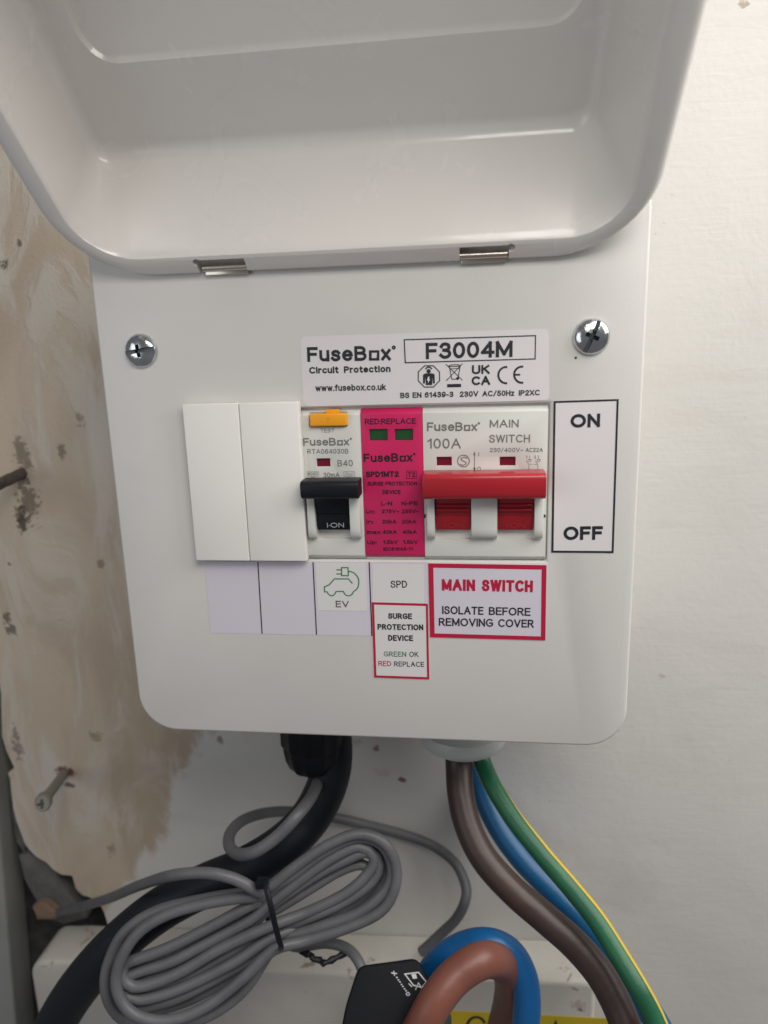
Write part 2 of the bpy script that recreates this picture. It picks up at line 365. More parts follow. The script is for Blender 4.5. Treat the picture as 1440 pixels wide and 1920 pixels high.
def text(s, x0, y0, x1, y1, cap, z=0.0, bold=0.0, gap=None):
    """lettering whose first and last ink lie at the two baseline points; bold adds to the stroke weight"""
    P0, P1 = at(x0, y0, z), at(x1, y1, z); e = (P1 - P0); wdt = e.length; e = e.normalized(); n = Vector((-e.y, e.x, 0))
    h = (at((x0 + x1) / 2, (y0 + y1) / 2, z) - at((x0 + x1) / 2, (y0 + y1) / 2 - cap, z)).length
    if gap is None: gap = .13 if bold < .01 else .085
    sw = (.14 + bold * 3.1) * h
    gw = sum(GL[c][0] for c in s); ns = len(s)
    kx = (wdt - sw * ns) / ((gw + gap * (ns - 1)) * h) if ns > 1 or gw else 1
    if kx < .25: sw *= .6; kx = (wdt - sw * ns) / ((gw + gap * (ns - 1)) * h) if gw + ns > 1 else 1
    x = sw / 2; parts = []; ky = (h - sw); idx = 0
    for c in s:
        w_, st = GL[c]
        for seq in st:
            pts = path2(seq); cl_ = len(pts) > 3 and abs(pts[0][0] - pts[-1][0]) + abs(pts[0][1] - pts[-1][1]) < 1e-3
            if cl_: pts = pts[:-1]
            q = [P0 + e * (x + p[0] * kx * h) + n * (sw / 2 + p[1] * ky) for p in pts]
            if not cl_:   # butt ends reach the cap line
                a = (q[0] - q[1]).normalized() * (sw / 2); b_ = (q[-1] - q[-2]).normalized() * (sw / 2); q[0] = q[0] + a; q[-1] = q[-1] + b_
            runs = [[q[0]]]
            for i in range(1, len(q)):
                runs[-1].append(q[i])
                if not cl_ and i < len(q) - 1 and (q[i] - q[i - 1]).angle(q[i + 1] - q[i]) > .85:   # sharp corner: two strokes
                    ex = (q[i] - q[i - 1]).normalized() * (sw * .42); runs[-1][-1] = q[i] + ex
                    runs.append([q[i] - (q[i + 1] - q[i]).normalized() * (sw * .42)])
            for rn in runs:
                idx += 1; parts.append(stroke([(p.x, p.y) for p in rn], sw, z + .004 * (idx % 6), cl_, True))
        x += w_ * kx * h + sw + gap * kx * h
    return join(*parts)
def stroke(pts, w, z=0.0, closed=False, world=False):
    P = [Vector((p[0], p[1], z)) if world else at(p[0], p[1], z) for p in pts]; n = len(P); V = []
    for i in range(n):
        if closed: a, b_ = P[i - 1], P[(i + 1) % n]
        else: a, b_ = P[max(i - 1, 0)], P[min(i + 1, n - 1)]
        d1 = (P[i] - a).normalized() if (P[i] - a).length > 1e-6 else (b_ - P[i]).normalized()
        d2 = (b_ - P[i]).normalized() if (b_ - P[i]).length > 1e-6 else d1
        t = (d1 + d2)
        t = t.normalized() if t.length > .3 else d1
        nn = Vector((-t.y, t.x, 0)); k = 1 / max(.5, nn.dot(Vector((-d1.y, d1.x, 0))))
        V += [P[i] + nn * (w / 2 * k), P[i] - nn * (w / 2 * k)]
    Fc = [[2 * i, 2 * i + 1, (2 * i + 3) % (2 * n), (2 * i + 2) % (2 * n)] for i in range(n if closed else n - 1)]
    return V, Fc
def quadpx(pts, z): return [at(p[0], p[1], z) for p in pts], [list(range(len(pts)))[::-1]]
def ring(outer, inner, z):
    n = len(outer); V = [at(*p, z) for p in outer] + [at(*p, z) for p in inner]
    return V, [[i, (i + 1) % n, n + (i + 1) % n, n + i] for i in range(n)]
def disc(px, py, r, z, n=14):
    c = at(px, py, z); return [c + Vector((r * math.cos(6.2832 * k / n), r * math.sin(6.2832 * k / n), 0)) for k in range(n)], [list(range(n))]
def arcpts(cx_, cy_, rx, ry, a0, a1, n=14):
    return [(cx_ + rx * math.cos(math.radians(a0 + (a1 - a0) * k / n)), cy_ - ry * math.sin(math.radians(a0 + (a1 - a0) * k / n))) for k in range(n + 1)]
def logo(x0, y0, x1, y1, cap, z, bold=.022):
    """the maker's word mark: FuseB, a squared o with an arrow cut, x, and a small ring mark"""
    w = x1 - x0
    def f(t): return x0 + w * t, y0 + (y1 - y0) * t
    a = f(.712); b_ = f(.885)
    parts = [text('FuseB', *f(0), *a, cap, z, bold), text('x', *b_, *f(1), cap, z, bold)]
    xc, yb = f(.80); s = cap * .70; hw = w * .063
    o = [(xc - hw, yb - s), (xc + hw, yb - s), (xc + hw, yb), (xc - hw, yb)]
    k = .38
    i = [(xc - hw * k * 1.2, yb - s * .76), (xc + hw * .55, yb - s * .76), (xc + hw * .45, yb - s * .26), (xc - hw * k * 1.2, yb - s * .24)]
    parts.append(ring(o, i, z))
    rc = f(1.035); parts.append(stroke(arcpts(rc[0], rc[1] - cap * .86, cap * .085, cap * .085, 0, 330, 10), at(xc, yb, z).x * 0 + (at(xc + 1, yb, z) - at(xc, yb, z)).length * cap * .11, z, True))
    return join(*parts)

# lathe, tube ------------------------------------------------------
def lathe_y(cx_, cz_, prof, n=40, ribs=0, amp=0.0):
    V, Fc = [], []
    for (r, y) in prof:
        for k in range(n):
            a = 2 * math.pi * k / n; rr = r + (amp * (.5 + .5 * math.cos(ribs * a)) ** 2 if ribs and r > 6 else 0)
            V.append(Vector((cx_ + rr * math.cos(a), y, cz_ + rr * math.sin(a))))
    for i in range(len(prof) - 1):
        for k in range(n): Fc.append([i * n + k, i * n + (k + 1) % n, (i + 1) * n + (k + 1) % n, (i + 1) * n + k])
    Fc.append(list(range(n))); Fc.append([(len(prof) - 1) * n + k for k in range(n)][::-1])
    return V, Fc
def spline(P, step=1.6, closed=False):
    out = []; n = len(P)
    for i in range(n if closed else n - 1):
        if closed: p0, p1, p2, p3 = P[i - 1], P[i], P[(i + 1) % n], P[(i + 2) % n]
        else: p1, p2 = P[i], P[i + 1]; p0 = P[i - 1] if i else p1 * 2 - p2; p3 = P[i + 2] if i + 2 < n else p2 * 2 - p1
        m_ = max(2, int((p2 - p1).length / step))
        for k in range(m_):
            t = k / m_
            # centripetal-like catmull-rom
            out.append(.5 * ((2 * p1) + (p2 - p0) * t + (2 * p0 - 5 * p1 + 4 * p2 - p3) * t * t + (3 * p1 - p0 - 3 * p2 + p3) * t ** 3))
    if not closed: out.append(P[-1])
    return out
def tube(P, r, seg=16, step=1.6, stripes=None, raw=False, flat=1.0, rfun=None, twist=0.0):
    C = P if raw else spline(P, step); V, Fc, mi = [], [], []
    # view-facing frame: angle 0 = right-hand side seen from the room, 90 = towards the room
    for i, c in enumerate(C):
        t = (C[min(i + 1, len(C) - 1)] - C[max(i - 1, 0)]).normalized()
        v = (CAM_SIDE - c).normalized(); s = t.cross(v)
        s = s.normalized() if s.length > .05 else Vector((1, 0, 0))
        if s.dot(last[0] if i else s) < 0: s = -s
        last = [s]; up = s.cross(t).normalized()
        if up.z < 0 and not i: pass
        rr = r if rfun is None else rfun(i / (len(C) - 1)) * r
        for k in range(seg):
            a = 2 * math.pi * k / seg - twist * min(1, i / (len(C) * .4)); V.append(c + s * (math.cos(a) * rr) + up * (math.sin(a) * rr * flat))
    for i in range(len(C) - 1):
        for k in range(seg):
            Fc.append([i * seg + k, i * seg + (k + 1) % seg, (i + 1) * seg + (k + 1) % seg, (i + 1) * seg + k]); mi.append(1 if stripes and k in stripes else 0)
    Fc += [list(range(seg)), [(len(C) - 1) * seg + k for k in range(seg)][::-1]]; mi += [0, 0]
    return V, Fc, mi
CAM_SIDE = Vector((20, 20, 400))
def cable(pts, r, **kw): return tube([atd(p[0], p[1], F * 2 * r / p[2]) for p in pts], r, **kw)

# ================================================================== SETTING
BT = [at(60, 1728, -75), at(600, 1746, -75), at(1050, 1760, -75)]
by0, by1 = BT[0].y, BT[2].y
BOARD_TOP = (BT[1].y) * .001
edge = [(-60, 600), (-45, 1000), (-8, 1240), (2, 1300), (4, 1380), (12, 1407), (27, 1440), (15, 1449), (19, 1461), (21, 1484), (25, 1515), (31, 1540), (40, 1563), (46, 1580), (54, 1592), (69, 1607),
        (87, 1617), (100, 1630), (108, 1636), (117, 1640), (135, 1642), (138, 1650), (140, 1657), (143, 1667), (146, 1670), (154, 1678), (167, 1682), (185, 1690), (196, 1712), (204, 1740), (230, 1800)]
loop = [at(*p, -75) for p in edge]
loop = [Vector((-420, 380, 0)), Vector((-420, loop[0].y, 0))] + loop + [Vector((loop[-1].x, -420, 0)), Vector((420, -420, 0)), Vector((420, 380, 0))]
wm = wall_material('painted_and_bare_plaster')
bm = to_bm(prism([(p[0], p[1]) for p in loop], -79.5, -75))
tag(obj('wall', from_bm(bm), wm, ang=20), kind='structure')
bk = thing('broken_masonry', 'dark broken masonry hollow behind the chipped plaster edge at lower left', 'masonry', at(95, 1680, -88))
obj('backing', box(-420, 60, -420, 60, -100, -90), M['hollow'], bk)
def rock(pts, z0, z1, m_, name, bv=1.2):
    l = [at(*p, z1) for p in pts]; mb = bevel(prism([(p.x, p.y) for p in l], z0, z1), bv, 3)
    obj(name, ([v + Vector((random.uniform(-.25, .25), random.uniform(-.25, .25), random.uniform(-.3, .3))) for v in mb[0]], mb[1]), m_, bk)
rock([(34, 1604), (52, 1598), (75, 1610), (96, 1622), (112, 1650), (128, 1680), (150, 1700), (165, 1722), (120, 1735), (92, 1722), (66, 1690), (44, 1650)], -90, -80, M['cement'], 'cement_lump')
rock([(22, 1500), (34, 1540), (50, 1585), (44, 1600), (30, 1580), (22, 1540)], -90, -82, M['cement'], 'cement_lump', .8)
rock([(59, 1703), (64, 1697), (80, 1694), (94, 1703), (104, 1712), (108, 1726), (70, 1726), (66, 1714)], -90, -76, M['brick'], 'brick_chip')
# painted board under the wall, rounded top edge
ex = 205
bxl = at(52, 1800, -52).x; bxr = at(1118, 1850, -52).x
def board_y(x): return by0 + (by1 - by0) * (x - BT[0].x) / (BT[2].x - BT[0].x)
lp = []
for k in range(7):
    a = math.radians(180 - 90 * k / 6); lp.append((bxl + 9 + 9 * math.cos(a), board_y(bxl) - 9 + 9 * math.sin(a)))
for k in range(1, 24):
    x = bxl + 9 + (bxr - bxl - 12) * k / 24; lp.append((x, board_y(x) + random.uniform(-.35, .35)))
lp += [(bxr - 2, board_y(bxr)), (bxr, board_y(bxr) - 3), (bxr, -420), (bxl, -420)]
bdm = wall_material('aged_board_paint', board=True)
tag(obj('backing_board', bevel(prism(lp, -75, -52), 2.2, 3, 50), bdm), 'cream painted timber board with a chipped top edge along the foot of the wall', 'board')
# grey-white upright trim at the left edge
tx = [at(-4, 1310, -80), at(20, 1560, -80), at(44, 1900, -80)]
t0 = tx[0]; t1 = tx[2]; sl = (t1.x - t0.x) / (t1.y - t0.y)
tl = [(t0.x + sl * (380 - t0.y), 380), (t0.x + sl * (-420 - t0.y), -420), (-420, -420), (-420, 380)]
tag(obj('upright_trim', bevel(prism(tl, -89.5, -73), 1.5, 3), M['trim']), 'grey painted upright timber trim at the left edge beside the broken plaster', 'trim')

# bolt sticking out of the wall, upper left
bt = thing('wall_bolt', 'dark weathered bolt sticking out of the crumbled plaster at the left edge', 'bolt', at(48, 888, -75))
P0, P1 = at(50, 884, -78), at(-40, 925, -48)
obj('shank', tube([P0 + (P1 - P0) * k / 14 for k in range(15)], 2.4, seg=14, raw=True, rfun=lambda t: 1 + .05 * math.sin(t * 60)), M['bolt'], bt)
obj('washer_lip', tube([P0, P0 + (P1 - P0) * .04], 3.6, seg=14, raw=True), M['bolt'], bt)
# screw standing out of the wall, lower left
ws = thing('wall_screw', 'zinc screw half driven into the bare plaster left of the cables', 'screw', at(118, 1452, -75))
A, B = at(122, 1448, -76), atd(84, 1500, 296)
dv = (B - A)
obj('shank', tube([A + dv * k / 36 for k in range(37)], 2.0, seg=12, raw=True, rfun=lambda t: 1 + (.16 if int(t * 36) % 3 == 0 else 0)), M['wallscrew'], ws)
obj('head', tube([A + dv * t for t in (.93, .97, 1.0, 1.09, 1.12)], 3.7, seg=18, raw=True, rfun=lambda t: (.62, .8, .98, 1.0, .86)[int(t * 4 + .01)]), M['wallscrew'], ws)
E = A + dv * 1.125; q = dv.normalized(); s1 = q.cross(Vector((0, 1, 0))).normalized(); s2 = q.cross(s1)
def bar3(c, u, v, w, lu, lv, lw):
    V = [c + u * (a * lu) + v * (b_ * lv) + w * (d * lw) for a in (-1, 1) for b_ in (-1, 1) for d in (-1, 1)]
    return V, [[0, 1, 3, 2], [4, 6, 7, 5], [0, 4, 5, 1], [2, 3, 7, 6], [0, 2, 6, 4], [1, 5, 7, 3]]
obj('cross_recess', join(bar3(E, s1, s2, q, 1.9, .45, .12), bar3(E + q * .03, s2, s1, q, 1.9, .45, .12)), M['bolt'], ws)

# ================================================================== CONSUMER UNIT
cu = thing('consumer_unit', 'white metal consumer unit with its lid open, switches and labels on its front', 'consumer unit', (-6, -74.6, -37))
XL, XR, YB, YT = -84.3, 72.8, -74.7, 94.0
# enclosure behind the plate
obj('enclosure', bevel(prism(rrect(XL + 4, XR - 4, YB + 4, YT - 1, 8), -74.9, -1.8), .8, 2, 50), M['powder'], cu)
# front plate with the window for the switches
pl = prism(rrect(XL, XR, YB, YT, 12.5, 12), -5.5, 0)
wx0 = at(556, 850, 0).x; wx1 = at(1029.5, 850, 0).x
wy1 = at(790, 760.2, 0).y; wy0 = at(800, 1051.5, 0).y
pl = cut(pl, [prism([(-58, wy0), (wx1, wy0), (wx1, wy1), (-58, wy1)], -20, 6)])
plate = obj('front_plate', bevel(pl, .9, 3, 60), M['powder'], cu)
obj('din_recess', box(-59, wx1 + .6, wy0 - .6, wy1 + .6, -14, -11), M['black'], cu)

# ---- blanking pieces
def blank(x0, x1):
    b_ = R4(x0, 755, x1, 1052, 3)
    return b_
ztop = 3.2
yA, yB_ = at(450, 755.5, ztop).y, at(470, 1052, ztop).y
xa, xb, xc = at(354, 900, ztop).x, at(457.5, 900, ztop).x, at(566.5, 900, ztop).x
xa = (at(338, 757, ztop).x + at(370, 1052, ztop).x) / 2; xb = (at(445, 757, ztop).x + at(470, 1052, ztop).x) / 2; xc = (at(557.5, 755, ztop).x + at(577, 1052, ztop).x) / 2
for (x0, x1) in ((xa, xb - .1), (xb + .1, xc)):
    obj('blanking_piece', join(box(x0, x1, yB_, yA, .05, ztop, .35, 3)), M['blank'], cu)

# ---- residual current breaker
def profile(yt, yb, z=0.0): return [(yt, -10.8), (yt, z - 1.7), (yt - .35, z - 1.2), (yt - 1.5, z), (yb + 1.3, z), (yb + .3, z - .9), (yb, z - 1.6), (yb, -10.8)]
yt, yb = at(680, 767.5, 0).y, at(700, 1049.5, 0).y
def xat(px, py, z=0): return at(px, py, z).x
x0 = (xat(562, 785) + xat(577, 1048)) / 2; x1 = (xat(679, 785) + xat(683.5, 1045)) / 2; x2 = (xat(793.2, 785) + xat(795, 1045)) / 2; x3 = (xat(1028, 775) + xat(1022.5, 1045)) / 2
rc = obj('circuit_breaker', ([], []) if False else bevel(cut(prism_x(profile(yt, yb), x0, x1 - .12), [
    box(*R4(594.5, 930, 658.5, 1010.5), -6.2, 4), box(*R4(593.5, 859.6, 619.3, 875.1), -1.0, 4), box(*R4(579, 773, 651, 801), -1.2, 4)]), .28, 2, 40), M['device'], cu)
rc['label'] = 'pale grey breaker module with orange test button and black toggle'
zb = 1.4
tb = obj('test_button', join(box(*R4(580.5, 775.5, 650, 799.5, zb), -1.1, zb, .5, 3), box(*R4(610, 767.8, 636, 776.5, .4), -1.4, .2, .15)), M['orange'], rc)
obj('flag_window', box(*R4(594, 860, 619, 875, -.7), -.95, -.7), M['redwin'], rc)
zc = 2.9
def cheek(xa_, xb_, px0, px1):
    ya, yb2 = at((xa_ + xb_) / 2, 930, 0).y, at((xa_ + xb_) / 2, 1008, 0).y
    pr = [(ya + 1, -.2), (ya + .5, zc)]
    for k in range(9):
        a = math.radians(90 * k / 8); pr.append((yb2 + 3.5 - 3.5 * math.sin(a), -.2 + (zc + .2) * math.cos(a) ** .6 if k < 8 else -.2))
    return bevel(prism_x(pr, px0, px1), .3, 2, 40)
lx0, lx1 = R4(594.5, 930, 658.5, 1010.5)[:2]
for (a_, b_) in ((x0 + 1.3, lx0), (lx1, x1 - .9)): obj('toggle_cheek', cheek(590, 660, a_, b_), M['device'], rc)
# lever drum and its cross bar
yl1, yl2 = at(625, 930, 2).y, at(625, 994.7, 1).y
def drum(zs, ytop, ybot, ztop_):
    ym = ytop + (ybot - ytop) * .55
    return [(ytop, -5), (ytop, ztop_), (ym + .45, ztop_ - .8), (ym + .4, ztop_ - 1.3), (ym - .3, ztop_ - 1.35), (ym - .4, ztop_ - .9), (ybot + .3, ztop_ - 1.9), (ybot, ztop_ - 2.5), (ybot, -5)]
tg = obj('toggle', bevel(prism_x(drum(0, yl1, yl2, 2.6), lx0 + .25, lx1 - .25), .18, 2, 30), M['black'], rc)
def bar(px0, py0, px1, py1, z, zb_, m_, name, parent, back=1.2):
    a, b_, lo, hi = R4(px0, py0, px1, py1, z - 1)
    pr = [(hi, zb_), (hi, z - 1.2), (hi - .5, z - .3), (hi - 1.4, z), (lo + 1.6, z - .1), (lo + .6, z - .5), (lo, z - 1.5), (lo + .3, zb_)]
    return obj(name, bevel(prism_x(pr, a, b_), .35, 3, 25), m_, parent)
tbar = bar(563.7, 902, 672.4, 936.2, 8.5, 1.0, M['black'], 'toggle_bar', rc)
zl = -.0
def lzy(py, top, ybot, zt):  # surface height of the lever drum under a photo row
    return zt - 1.35
zt_ = 1.62
inks = []
tz = .05
inks += [text('TEST', 601, 811, 627.5, 810.6, 7, tz), logo(568.8, 835.9, 654.7, 835.2, 14.5, tz, .012), text('RTA064030B', 576.6, 851, 653.5, 850.4, 8.9, tz),
         text('B40', 633, 874.6, 661.8, 874, 11.8, tz), text('30mA', 606.7, 895.4, 636.8, 895, 9.3, tz), text('6000', 577.5, 891.3, 595.8, 891.1, 5.6, tz), text('3', 584.5, 900.2, 588.5, 900.1, 5.2, tz)]
inks += [stroke([(575.8, 884.4), (597.6, 884.2), (597.8, 892.7), (576, 892.9)], .09, tz, True), stroke([(583, 901.5), (582.6, 894.5), (590.2, 894.4), (590, 901.4)], .08, tz),
         stroke([(644.6, 884.3), (664.7, 884.1), (664.9, 893), (644.8, 893.2)], .09, tz, True), text('F3', 650, 900.4, 659, 900.3, 6, tz),
         stroke([(647, 888), (650, 885.8), (654, 888), (658, 889.5), (662, 886)], .1, tz), stroke([(647, 891), (650, 889), (654, 890.8), (658, 891.8), (662, 889)], .1, tz)]
obj('lettering', join(*inks), M['greyink'], rc)
obj('lettering', text('I·ON', 613.5, 989.2, 645, 988.8, 8.8, 2.6 - .9 + .12), M['lightink'], tg)
obj('lettering', join(text('T', 612.5, 792, 618, 792, 8, zb + .04)), mat('faint_orange_relief', (.62, .24, .008), .45), tb)

# ---- surge protection module
sp = obj('surge_module', bevel(cut(prism_x(profile(yt + .15, yb + .5, .12), x1, x2), [box(*R4(692.8, 804.4, 727, 826), -.9, 4), box(*R4(740.4, 804.2, 774.4, 825.8), -.9, 4)]), .22, 2, 40), M['pink'], cu)
sp['label'] = 'magenta faced surge module with two green windows'
for (a_, b_) in ((693.4, 726.4), (741, 773.8)): obj('green_window', box(*R4(a_, 804.8, b_, 825.2, -.5), -.85, -.5), M['greenwin'], sp)
obj('module_base', box(x1 + .05, x2 - .05, yb, yb + 1.4, -10, -1.3), M['device'], sp)
tz = .17; ik = []
ik += [text('RED:REPLACE', 684.3, 795.8, 779.8, 794.6, 10.6, tz, .012), logo(682, 866.8, 773.5, 865.2, 16, tz, .018), text('SPD1MT2', 686.2, 895, 747.8, 894.2, 11, tz, .03), text('T2', 764.5, 894.6, 778.8, 894.4, 9, tz, .012),
       stroke([(762.4, 883.2), (780.6, 883), (780.8, 897), (762.6, 897.2)], .14, tz, True), text('SURGE PROTECTION', 689.2, 910.8, 782.2, 910.2, 7.5, tz, .02), text('DEVICE', 717.3, 926.5, 751.2, 926.3, 7.6, tz, .02),
       text('L-N', 715, 948, 735.4, 947.8, 8, tz, .022), text('N-PE', 753, 947.8, 783.4, 947.6, 8, tz, .022), text('IEC61643-11', 718.8, 1032.8, 774, 1032.4, 6.4, tz, .022)]
for (y, a, b_, c) in ((962.4, 'Uc:', '275V~', '255V~'), (981.6, 'In:', '20kA', '20kA'), (1001, 'Imax:', '40kA', '40kA'), (1020, 'Up:', '1.5kV', '1.5kV')):
    wa = {'Uc:': 17, 'In:': 13.5, 'Imax:': 27, 'Up:': 17.5}[a]; wb = 32 if 'V~' in b_ else 26.5 if 'kA' in b_ else 28; o_ = (y - 962) * .04
    ik += [text(a, 686.4 + o_, y + .4, 686.4 + o_ + wa, y + .3, 7.2, tz, .022), text(b_, 716 + o_, y, 716 + o_ + wb, y, 7.2, tz, .022), text(c, 753.4 + o_, y, 753.4 + o_ + wb, y, 7.2, tz, .022)]
obj('lettering', join(*ik), M['pinkink'], sp)

# ---- main switch
yt2 = at(910, 762.5, 0).y
ms = obj('main_switch', bevel(cut(prism_x(profile(yt2, yb), x2 + .12, x3), [box(*R4(816, 928, 883.5, 1011.5), -6.4, 4), box(*R4(932, 928, 1000.5, 1012), -6.4, 4),
     box(*R4(818.6, 856.4, 847.2, 873.4), -1.0, 4), box(*R4(936.8, 856.2, 966.9, 873.2), -1.0, 4)]), .28, 2, 40), M['device'], cu)
ms['label'] = 'double width grey main switch with a red bar handle'
for (a_, b_) in ((819, 846.8), (937.2, 966.5)): obj('flag_window', box(*R4(a_, 856.8, b_, 873, -.7), -.95, -.7), M['redwin'], ms)
mx = [R4(816, 928, 883.5, 1011.5)[:2], R4(932, 928, 1000.5, 1012)[:2]]
for (a_, b_) in ((x2 + 1.0, mx[0][0]), (mx[0][1], mx[1][0]), (mx[1][1], x3 - 1.0)): obj('toggle_cheek', cheek(800, 1000, a_, b_), M['device'], ms)
ymt, ymb = at(900, 926, 2).y, at(900, 996, 1).y
for (a_, b_), cxp in zip(mx, ((833, 868), (950, 984))):
    lv = obj('toggle', bevel(prism_x(drum(0, ymt, ymb, 2.0), a_ + .2, b_ - .2), .18, 2, 30), M['redp'], ms)
    for q4 in (0.8, 2.2): obj('rib', bevel(prism_x([(ymt - q4 - 2.2, 1.8), (ymt - q4 - 2.3, 2.3), (ymt - q4 - 2.75, 2.3), (ymt - q4 - 2.85, 1.8)], a_ + .5, b_ - .5), .1, 1), M['redp'], lv)
    obj('lettering', text('I·ON', cxp[0], 989.5, cxp[1], 989.2, 9, 1.2), M['softred'], lv)
bar(791.7, 888.2, 1024.2, 936.6, 9.0, .8, M['redp'], 'handle_bar', ms)
for q4 in ((794, 964.5, 798.2, 971.5), (1019.8, 965, 1023, 970.5)): obj('side_notch', box(*R4(*q4, .2), -.2, .1), M['ink'], ms)
tz = .05; ik = []
ik += [logo(800.5, 808.4, 894.6, 808, 16.5, tz, .014), text('100A', 801.4, 841.2, 864, 841, 19, tz), text('MAIN', 918.2, 801.8, 972.4, 801.4, 14.8, tz, .004), text('SWITCH', 917.2, 830, 993.6, 829.6, 14.8, tz, .004),
       text('230/400V~', 918.2, 847.8, 981, 847.5, 8, tz, .004), text('AC22A', 985.3, 847.6, 1017.7, 847.4, 8, tz, .004)]
ik += [stroke(arcpts(869, 864.4, 11, 11, 0, 347, 26), .28, tz, True), stroke([(876, 859.5), (871, 857.2), (864.5, 859.5), (864.8, 862.5), (873.8, 867), (873.6, 870), (868, 872.6), (862.2, 870)], .28, tz)]
ik += [stroke([(889.6, 850), (889.6, 880)], .2, tz), quadpx([(887.2, 853.4), (889.6, 846.2), (892, 853.4)], tz), quadpx([(887.2, 877), (892, 877), (889.6, 883.8)], tz), text('I', 897, 855.2, 898.6, 855.2, 7.4, tz), text('O', 894, 882.6, 901.4, 882.6, 7.4, tz)]
ik += [text('1', 985.8, 860, 988.6, 860, 6, tz), text('3', 1001.6, 860, 1005, 860, 6, tz), text('2', 984.8, 886.8, 988, 886.8, 6, tz), text('4', 1000.4, 886.8, 1004.4, 886.8, 6, tz)]
for dx in (0, 16.8):
    ik += [stroke([(993.2 + dx, 854), (993.2 + dx, 860.2)], .14, tz), stroke(arcpts(993.4 + dx, 863.4, 2.4, 2.4, 90, 430, 10), .13, tz), stroke([(987 + dx, 863), (991.6 + dx, 871), (991.8 + dx, 887.4)], .14, tz), stroke([(989.6 + dx, 861.8), (997.4 + dx, 861.6)], .12, tz)]
ik += [stroke([(993.4, 870.4), (998.4, 870.4)], .12, tz), stroke([(1001, 870.4), (1006.6, 870.4)], .12, tz)]
obj('lettering', join(*ik), M['greyink'], ms)

# ---- stickers on the plate
def sticker(name, pts, m_, z=.08, label=None, r=None):
    if r:
        l = []; n = len(pts)
        P = [at(*p, z) for p in pts]
        for i in range(n):
            a, b_, c = P[i - 1], P[i], P[(i + 1) % n]
            u = (a - b_).normalized() * r; v = (c - b_).normalized() * r
            for k in range(6):
                t = k / 5; l.append((b_ + u) * (1 - t) ** 2 + b_ * (2 * t * (1 - t)) + (b_ + v) * t * t)
        mb = prism([(p.x, p.y) for p in l], 0.01, z)
    else: mb = prism([(at(*p, z).x, at(*p, z).y) for p in pts], .01, z)
    o = obj(name, from_bm(to_bm(mb)), m_, cu)
    if label: o['label'] = label
    return o
rl = sticker('rating_label', [(563, 631.5), (1029, 616.8), (1029.5, 750.5), (569, 762)], M['label'], .08, 'white rating label with the maker name and type number', 1.5)
z = .13; ik = []
ik += [logo(576.4, 678.6, 732.8, 675.6, 27.8, z, .022), text('Circuit', 579.9, 700.7, 635, 699.6, 12.6, z, .03), text('Protection', 645, 699.4, 732.4, 697.6, 12.6, z, .03), text('www.fusebox.co.uk', 591.7, 733.8, 723.7, 731.6, 12.2, z, .016),
       ring([(756.7, 636), (1005.2, 628.2), (1004.4, 674), (758.8, 681.3)], [(759, 638.2), (1003, 630.5), (1002.3, 671.9), (761, 678.9)], z), text('F3004M', 798.4, 673.6, 960.9, 669.4, 30.8, z, .02)]
ik += [text('BS EN 61439-3', 750.6, 746.6, 850.2, 744.4, 10.4, z, .022), text('230V', 862, 744.3, 896.8, 743.4, 10.4, z, .022), text('AC/50Hz', 904.4, 743.3, 964.4, 742, 10.4, z, .022), text('IP2XC', 972.6, 741.9, 1012, 741.2, 10.4, z, .022)]
oc = [(804.2 + 21.6 * math.cos(math.radians(22.5 + 45 * k)), 705.8 + 21.6 * math.sin(math.radians(22.5 + 45 * k))) for k in range(8)]
ik += [stroke(oc, .3, z, True), disc(803.6, 696, .62, z), stroke([(797.8, 692.5), (800, 689.4), (803.6, 688), (807.4, 689.3), (809.6, 692.2)], .38, z)]
ik += [quadpx([(793, 703), (797, 700.2), (811, 699.8), (815, 702.4), (815.4, 718.6), (811.8, 719), (811, 707), (810.4, 721.8), (798.4, 722.2), (797.4, 707.4), (796.6, 719.4), (793.2, 719.2)], z)]
ik += [stroke([(836, 683), (867, 713)], .22, z), stroke([(867.2, 682), (836.6, 714)], .22, z), stroke([(842.6, 687.4), (862.6, 686.8), (858.6, 710.6), (847.2, 711), (842.6, 687.4)], .24, z), stroke([(841, 686.6), (846, 684.2), (858.4, 683.8), (864, 685.8)], .24, z), disc(858, 709.6, .42, z), stroke([(844.6, 691.6), (861.6, 691)], .2, z),
       quadpx([(838.4, 720.2), (864.6, 719.6), (864.6, 725.8), (838.4, 726.4)], z)]
ik += [text('UK', 884.8, 701.8, 917.8, 701, 17, z, .03), text('CA', 884.2, 722.6, 919, 721.6, 17, z, .03)]
ik += [stroke(arcpts(949, 703.4, 14.6, 15.2, 82, 278, 18), .56, z), stroke(arcpts(979, 702.6, 15, 15.2, 82, 278, 18), .56, z), stroke([(965.6, 702.8), (975.4, 702.6)], .5, z)]
obj('lettering', join(*ik), M['ink'], rl)
oc_in = quadpx([(802.4, 706.4), (805.4, 706.2), (804.4, 711.2), (806.8, 711), (801.8, 719.4), (803, 713.4), (800.6, 713.6)], z + .03)
obj('bolt_mark', oc_in, M['label'], rl)
# on / off label
oo = sticker('on_off_label', [(1038, 752), (1160.3, 748), (1150.6, 1037), (1033.6, 1036.2)], M['label'], .08, 'tall white ON and OFF label with black frame')
obj('frame', ring([(1038, 752), (1160.3, 748), (1150.6, 1037), (1033.6, 1036.2)], [(1042, 755.6), (1156.2, 751.8), (1146.8, 1033.2), (1037.8, 1032.4)], .13), M['ink'], oo)
obj('lettering', join(text('ON', 1069.4, 802.2, 1124.8, 801, 25.6, .13, .028), text('OFF', 1056.4, 1012.8, 1130, 1012, 25.6, .13, .028)), M['ink'], oo)
